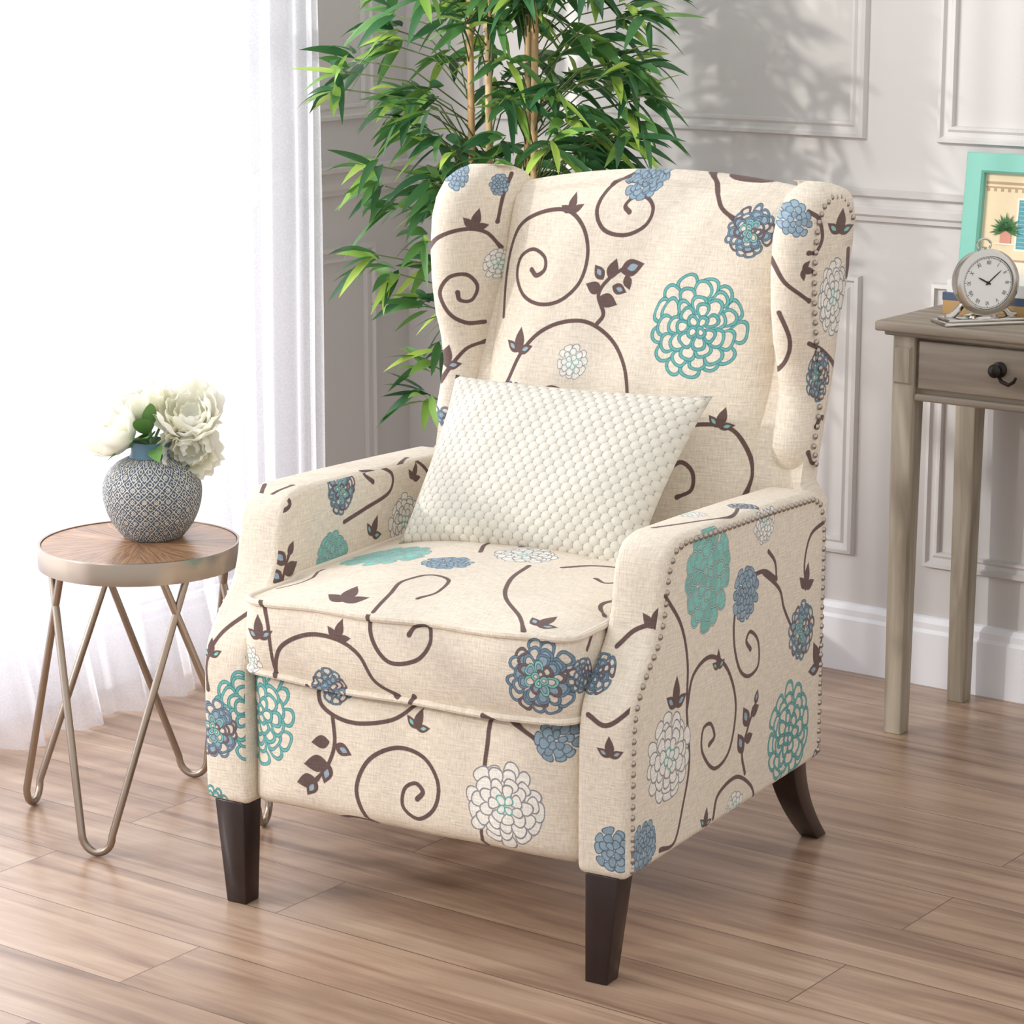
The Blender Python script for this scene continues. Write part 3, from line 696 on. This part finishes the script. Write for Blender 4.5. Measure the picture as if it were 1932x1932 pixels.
for p,c in((.40,(70,120,70)),(.68,(102,150,78)),(.86,(150,190,84))): e_=cr.elements.new(p); e_.color=srgb(c)
L(gi.outputs['Random Per Island'],rp.inputs[0]); L(rp.outputs[0],b_.inputs['Base Color']); b_.inputs['Roughness'].default_value=.38
tl=N('ShaderNodeBsdfTranslucent'); L(rp.outputs[0],tl.inputs[0]); ms=N('ShaderNodeMixShader'); ms.inputs[0].default_value=.25
ou=nt.nodes['Material Output']; L(b_.outputs[0],ms.inputs[1]); L(tl.outputs[0],ms.inputs[2]); L(ms.outputs[0],ou.inputs[0])
leaves=MB(); twigs=MB(); rg=random.Random(11)
cl=[]
def blocked(l,f_,z): return f_<.02 and z<1.24 and (abs(l+.062)<.035 or abs(l-.04)<.025)
while len(cl)<160:
    z=rg.uniform(1.0,1.62); l=rg.gauss(-.0,.125); 
    l=max(-.22,min(.24,l)); f_=rg.uniform(-.16,.16)
    if not blocked(l,f_,z): cl.append((l,f_,z))
for i in range(40):
    l,f_,z=rg.uniform(-.17,.18),rg.uniform(-.1,.14),rg.uniform(.86,1.03)
    if not blocked(l,f_,z): cl.append((l,f_,z))
cl+=[(-.31,-.08,1.18),(-.29,-.05,1.20),(-.32,-.1,1.15),(.20,-.06,1.20),(.21,-.05,1.12),(.20,0,1.26),(.19,0,1.05),(.22,-.03,1.16),(.21,.0,1.30),(-.25,0,1.0),(-.24,.02,.96),(-.22,0,.93),(-.26,-.05,.84),(-.22,-.02,.80),
 (-.17,0,.74),(-.13,0,.66),(-.15,0,.62),(-.16,.02,.56),(-.2,0,1.08),(-.22,.04,1.25),(.15,.02,1.32),(-.15,.1,.8),(-.11,.05,.72)]
for l,f_,z in cl:
    c=lat*l+fw*f_+Vector((0,0,z)); outd=(lat*(l+rg.uniform(-.06,.06))+fw*(f_-.02+rg.uniform(-.06,.06)))
    if outd.length<.01: outd=lat*.1
    outd.normalize()
    cs=min(canes,key=lambda q:(q[0]-l)**2+(q[1]-f_)**2); r0=lat*cs[0]+fw*cs[1]+Vector((0,0,max(.3,z-.10)))
    twigs.tube([r0,r0.lerp(c,.5)+Vector((0,0,.03)),c],.0015,5)
    n=rg.randint(6,9)
    for k in range(n):
        a=rg.uniform(-1.6,1.6); d=Matrix.Rotation(a,3,'Z')@outd; d=d+Vector((0,0,rg.uniform(-.6,.55)))
        leafblade(leaves,c+Vector((rg.uniform(-.012,.012),rg.uniform(-.012,.012),rg.uniform(-.015,.015))),d,rg.uniform(.072,.118),rg.uniform(.016,.022),rg.uniform(.1,.5),side=rg.uniform(-.9,.9),n=6)
leaves.obj("foliage",lm,pl,sharp=180,recalc=False); twigs.obj("twigs",mat("twig_green",(92,112,62),.6),pl,sharp=180)
# ------------------------------------------------ console table
greyw=wood("greywash_wood",(122,108,94),(164,152,136),'X',1.0,.55); greyz=wood("greywash_leg",(136,124,106),(190,180,162),'Z',1.0,.55)
ct=empty("console_table",(-1.83,4.29,0),0,"grey-washed wooden console table with drawer and iron pull","console table")
def cb(x0,x1,y0,y1,z0,z1): return (x0+1.83,x1+1.83,y0-4.29,y1-4.29,z0,z1)
b=MB(); b.box(*cb(-2.235,-1.425,4.125,4.455,.742,.760)); o=b.obj("top",greyw,ct); bev(o,.004,3)
b=MB(); b.box(*cb(-2.222,-1.438,4.138,4.445,.734,.743)); o=b.obj("top_moulding",greyw,ct); bev(o,.003,2)
b=MB(); b.box(*cb(-2.195,-1.465,4.158,4.43,.632,.736)); o=b.obj("apron",greyw,ct)
b=MB(); b.box(*cb(-2.165,-1.495,4.147,4.165,.620,.633)); o=b.obj("apron_moulding",greyw,ct); bev(o,.004,3)
b=MB(); b.box(*cb(-2.158,-1.502,4.148,4.162,.642,.728)); dr=b.obj("drawer",greyw,ct); bev(dr,.003,2)
iron=mat("dark_iron",(52,46,42),.4,.8)
for xx in(-2.000,-1.63):
    b=MB(); Mx=Matrix.Rotation(R(90),4,'X'); c0=Vector((xx+1.83,4.147-4.29,.692))
    b.lathe([(.001,0),(.014,0),(.014,.003),(.007,.006),(.006,.014),(.011,.018),(.012,.022),(.009,.026),(.001,.028)],c0,20,M=Mx)
    pts=[c0+Vector((x_,y_,z_)) for x_,y_,z_ in((0,-.012,-.004),(.012,-.016,-.018),(.026,-.018,-.022),(.036,-.018,-.016),(.040,-.018,-.008))]
    b.tube(pts,[.003,.0036,.0036,.003,.0022],8); b.obj("drawer_pull",iron,dr)
for xx in(-2.207,-1.493):
    for yy,fr_ in((4.145,1),(4.395,0)):
        b=MB(); w=.042
        def sq(x0,y0,w_,z): return [Vector((x0+1.83,y0-4.29,z)),Vector((x0+w_+1.83,y0-4.29,z)),Vector((x0+w_+1.83,y0+w_-4.29,z)),Vector((x0+1.83,y0+w_-4.29,z))]
        b.loft([sq(xx+.003,yy+.003,w-.008,0),sq(xx,yy,w,.62),sq(xx,yy,w,.735)]); lg=b.obj("leg",greyz,ct); bev(lg,.002,2)
        if fr_:
            b=MB(); x0=xx+1.83; y0=yy-4.29
            b.loft([[Vector((x0+.004,y0,.648)),Vector((x0+.038,y0,.648)),Vector((x0+.038,y0,.716)),Vector((x0+.004,y0,.716))],[Vector((x0+.007,y0-.005,.652)),Vector((x0+.035,y0-.005,.652)),Vector((x0+.035,y0-.005,.712)),Vector((x0+.007,y0-.005,.712))]])
            b.obj("corner_block",greyz,lg)
def book(x,y,z,w,dp,h,c,rz,label):
    e=empty("book",(x,y,z),rz,label,"book","books stacked on the console table")
    b=MB(); b.box(-w/2,w/2,-dp/2,dp/2,0,.002); b.box(-w/2,w/2,-dp/2,dp/2,h-.002,h); b.box(-w/2,w/2,-dp/2,-dp/2+.003,.002,h-.002); o=b.obj("cover",mat("book_cover",c,.5),e)
    b=MB(); b.box(-w/2+.004,w/2-.004,-dp/2+.003,dp/2-.003,.002,h-.002); b.obj("pages",mat("book_pages",(236,228,208),.8),e)
book(-2.055,4.345,.760,.25,.135,.024,(186,150,96),0,"ochre hardback book at the bottom of a stack")
book(-2.060,4.345,.784,.245,.13,.014,(74,90,116),R(1.0),"thin blue book in the middle of a stack")
book(-2.058,4.345,.798,.235,.125,.022,(236,234,230),R(-1),"white hardback book on top of the stack")
# picture frame
pf=empty("picture_frame",(-2.09,4.425,.761),0,"teal picture frame with potted plant and facade print on console table","picture frame")
pf.rotation_euler=(R(-6),0,0)
teal=mat("teal_paint",(120,186,170),.5)
def frm(b,x0,x1,z0,z1,w,y0,y1):
    rings=[]
    for off,yy in((0,y1),(0,y0+.002),(.002,y0),(w-.004,y0),(w,y0+.004),(w,y1)): rings.append([Vector((x0+off,yy,z0+off)),Vector((x1-off,yy,z0+off)),Vector((x1-off,yy,z1-off)),Vector((x0+off,yy,z1-off))])
    b.loft(rings,cap=False)
b=MB(); frm(b,-.135,.135,0,.275,.036,-.012,.008); b.obj("frame",teal,pf,sharp=30)
b=MB(); b.box(-.10,.10,.002,.006,.034,.241); b.obj("backing",mat("mat_board",(236,226,204),.8),pf)
mats=[mat("print_stucco",(224,206,172),.8,noise=.05,nscale=60),mat("print_shutter",(78,150,160),.7),mat("print_cornice",(176,152,122),.8),mat("print_pink",(206,146,128),.8),mat("print_green",(66,112,66),.8),mat("print_shade",(150,176,178),.8),mat("print_pale",(232,222,204),.8)]
b=MB(); y=.0015
def fl(x0,x1,z0,z1,mi,k): b.box(x0,x1,y-.0003*k,y-.0003*k+.0002,z0,z1,mi)
fl(-.097,.097,.038,.237,0,0); fl(-.097,.097,.219,.224,2,1); fl(-.097,.097,.212,.215,2,1)
for i in range(14): fl(-.095+i*.014,-.089+i*.014,.206,.212,2,1)
for x0 in(-.028,.045):
    fl(x0-.004,x0+.048,.100,.197,6,1); fl(x0,x0+.021,.104,.193,1,2); fl(x0+.024,x0+.045,.104,.193,1,2)
    for k in range(11): fl(x0+.002,x0+.043,.108+k*.008,.1095+k*.008,5,3)
px0=-.050; pz=.022
fl(px0-.022,px0+.022,.088+pz,.091+pz,6,4); fl(px0-.011,px0+.011,.091+pz,.110+pz,3,4); fl(px0-.014,px0+.014,.108+pz,.113+pz,3,5)
for k in range(19):
    a=R(-18+k*216/18); Lk=.034 if k%2 else .027; c=Vector((px0,y-.0024,.116+pz)); t=c+Vector((math.cos(a)*Lk,0,math.sin(a)*Lk*.95-.004*abs(math.cos(a)))); s=Vector((-math.sin(a),0,math.cos(a)))*.0028
    b.add([c-s*.6,c.lerp(t,.45)-s,t,c.lerp(t,.45)+s,c+s*.6],[(0,1,2,3,4)],4)
fl(-.097,.097,.038,.080,6,1); fl(-.097,.097,.080,.084,2,2)
b.obj("print",mats,pf,recalc=False)
b=MB(); b.box(-.012,.012,.008,.012,.02,.2); b.obj("easel_back",teal,pf)
# clock
silver=mat("polished_silver",(205,200,192),.16,1.0)
ck=empty("desk_clock",(-2.070,4.208,.760),R(50),"silver mantel desk clock with round white dial on stepped base","clock")
ck.scale=(1.28,1.28,1.28)
b=MB(); b.box(-.062,.062,-.028,.028,.0,.005); b.box(-.055,.055,-.023,.023,.005,.009); o=b.obj("base",silver,ck); bev(o,.0015,2)
for s_ in(-1,1):
    b=MB(); b.tube([(s_*x_,.0,z_) for x_,z_ in((.052,.011),(.046,.010),(.040,.013),(.034,.019),(.028,.026),(.026,.034))],[.003,.0045,.005,.005,.0045,.003],10); b.obj("bracket",silver,ck)
b=MB(); b.lathe([(.001,.009),(.024,.009),(.022,.012),(.012,.014),(.001,.016)],n=28); b.obj("pedestal",silver,ck)
Mx=Matrix.Rotation(R(90),4,'X'); cc=Vector((0,.018,.058))
b=MB(); b.lathe([(.001,0),(.030,0),(.036,.003),(.041,.010),(.042,.020),(.042,.030),(.046,.033),(.046,.038),(.042,.041),(.037,.041),(.036,.037),(.001,.037)],cc,48,M=Mx); b.obj("case",silver,ck)
b=MB(); b.lathe([(.001,.0372),(.0355,.0372),(.0355,.0382),(.001,.0382)],cc,40,M=Mx); dial=b.obj("dial",mat("dial_white",(246,246,242),.5),ck)
black=mat("hand_black",(24,24,26),.4)
fy=cc.y-.0384
def hand(ang,L_,w):
    d=Vector((math.sin(ang),0,math.cos(ang))); s=Vector((math.cos(ang),0,-math.sin(ang))); c=Vector((cc.x,fy-.0012,cc.z))
    b=MB(); P=[c-d*.004-s*w,c-d*.004+s*w,c+d*L_*.75+s*w*.8,c+d*L_,c+d*L_*.75-s*w*.8]
    b.loft([P,[p+Vector((0,.0005,0)) for p in P]]); b.obj("hand",black,ck)
hand(R(-62),.017,.0011); hand(R(48),.026,.0008)
b=MB(); b.lathe([(.001,0),(.0022,0),(.0022,.002),(.001,.002)],(cc.x,fy,cc.z),12,M=Mx); b.obj("hand_pin",black,ck)
b=MB()
n_=60; ring=[]
for k in range(n_):
    a=2*PI*k/n_; d=Vector((math.sin(a),0,math.cos(a))); c=Vector((cc.x,fy-.0002,cc.z))
    ring+= [c+d*.0340, c+d*.0344]
b.add(ring,[(2*k,2*k+1,2*((k+1)%n_)+1,2*((k+1)%n_)) for k in range(n_)])
for k in range(60):
    a=R(6*k); l0=.0328 if k%5 else .0320; d=Vector((math.sin(a),0,math.cos(a))); s=Vector((math.cos(a),0,-math.sin(a)))*(.00018 if k%5 else .0004); c=Vector((cc.x,fy-.0003,cc.z))
    b.add([c+d*l0-s,c+d*l0+s,c+d*.0342+s,c+d*.0342-s],[(0,1,2,3)])
b.obj("minute_track",black,ck,recalc=False)
nb=MB()
for k,t in enumerate(["XII","I","II","III","IIII","V","VI","VII","VIII","IX","X","XI"]):
    cu=bpy.data.curves.new("t",'FONT'); cu.body=t; cu.size=.0078; cu.align_x='CENTER'; cu.align_y='CENTER'
    to=bpy.data.objects.new("t",cu); LINK(to); bpy.context.view_layer.update(); dg=bpy.context.evaluated_depsgraph_get()
    me=bpy.data.meshes.new_from_object(to.evaluated_get(dg)); a=R(30*k)
    vs=[]
    for v in me.vertices:
        x=v.co.x*.75; z=v.co.y; xr=x*math.cos(a)+z*math.sin(a); zr=-x*math.sin(a)+z*math.cos(a)
        vs.append((cc.x+.0275*math.sin(a)+xr,fy-.0003,cc.z+.0275*math.cos(a)+zr))
    nb.add(vs,[tuple(p.vertices) for p in me.polygons]); bpy.data.objects.remove(to); bpy.data.meshes.remove(me); bpy.data.curves.remove(cu)
nb.obj("numerals",black,ck,recalc=False)
b=MB(); top_=cc+Vector((0,-.02,.044)); b.tube([top_+Vector((.010*math.cos(a),0,.006+.008*math.sin(a))) for a in[R(-40+260*k/16) for k in range(17)]],.0016,8); b.tube([top_,top_+Vector((0,0,.003))],.004,10); b.obj("handle",silver,ck)
# ------------------------------------------------ light
w=bpy.data.worlds.new("world"); sc.world=w; w.use_nodes=True; bg=w.node_tree.nodes['Background']; bg.inputs[0].default_value=(.985,.99,1,1); bg.inputs[1].default_value=.97
sd=bpy.data.lights.new("sun",'SUN'); sd.energy=3.6; sd.angle=R(1.2); sd.color=(1,.97,.93); so=bpy.data.objects.new("sun",sd); LINK(so)
so.rotation_euler=Vector((.50,.60,-.30)).to_track_quat('-Z','Y').to_euler()
ad_=bpy.data.lights.new("window_light",'AREA'); ad_.shape='RECTANGLE'; ad_.size=3.0; ad_.size_y=2.3; ad_.energy=85; ad_.color=(.98,.985,1); ao=bpy.data.objects.new("window_light",ad_); LINK(ao)
ao.location=(-4.1,2.4,1.4); ao.rotation_euler=Vector((1,0,-.1)).to_track_quat('-Z','Y').to_euler()
kd=bpy.data.lights.new("key_light",'AREA'); kd.size=1.0; kd.energy=12; kd.color=(1,.98,.96); ko=bpy.data.objects.new("key_light",kd); LINK(ko)
ko.location=(-3.0,-.3,2.4); ko.rotation_euler=(Vector((-2.3,3,.5))-ko.location).to_track_quat('-Z','Y').to_euler()
pd=bpy.data.lights.new("added_wall_spot",'SPOT'); pd.energy=85; pd.spot_size=R(44); pd.spot_blend=.6; pd.shadow_soft_size=.03; pd.color=(1,.95,.87); po=bpy.data.objects.new("added_wall_spot",pd); LINK(po)  # unseen spot added in the room to stand in for sun on the wall
po.location=(-3.30,2.55,2.05); po.rotation_euler=(Vector((-2.70,4.48,1.30))-po.location).to_track_quat('-Z','Y').to_euler()
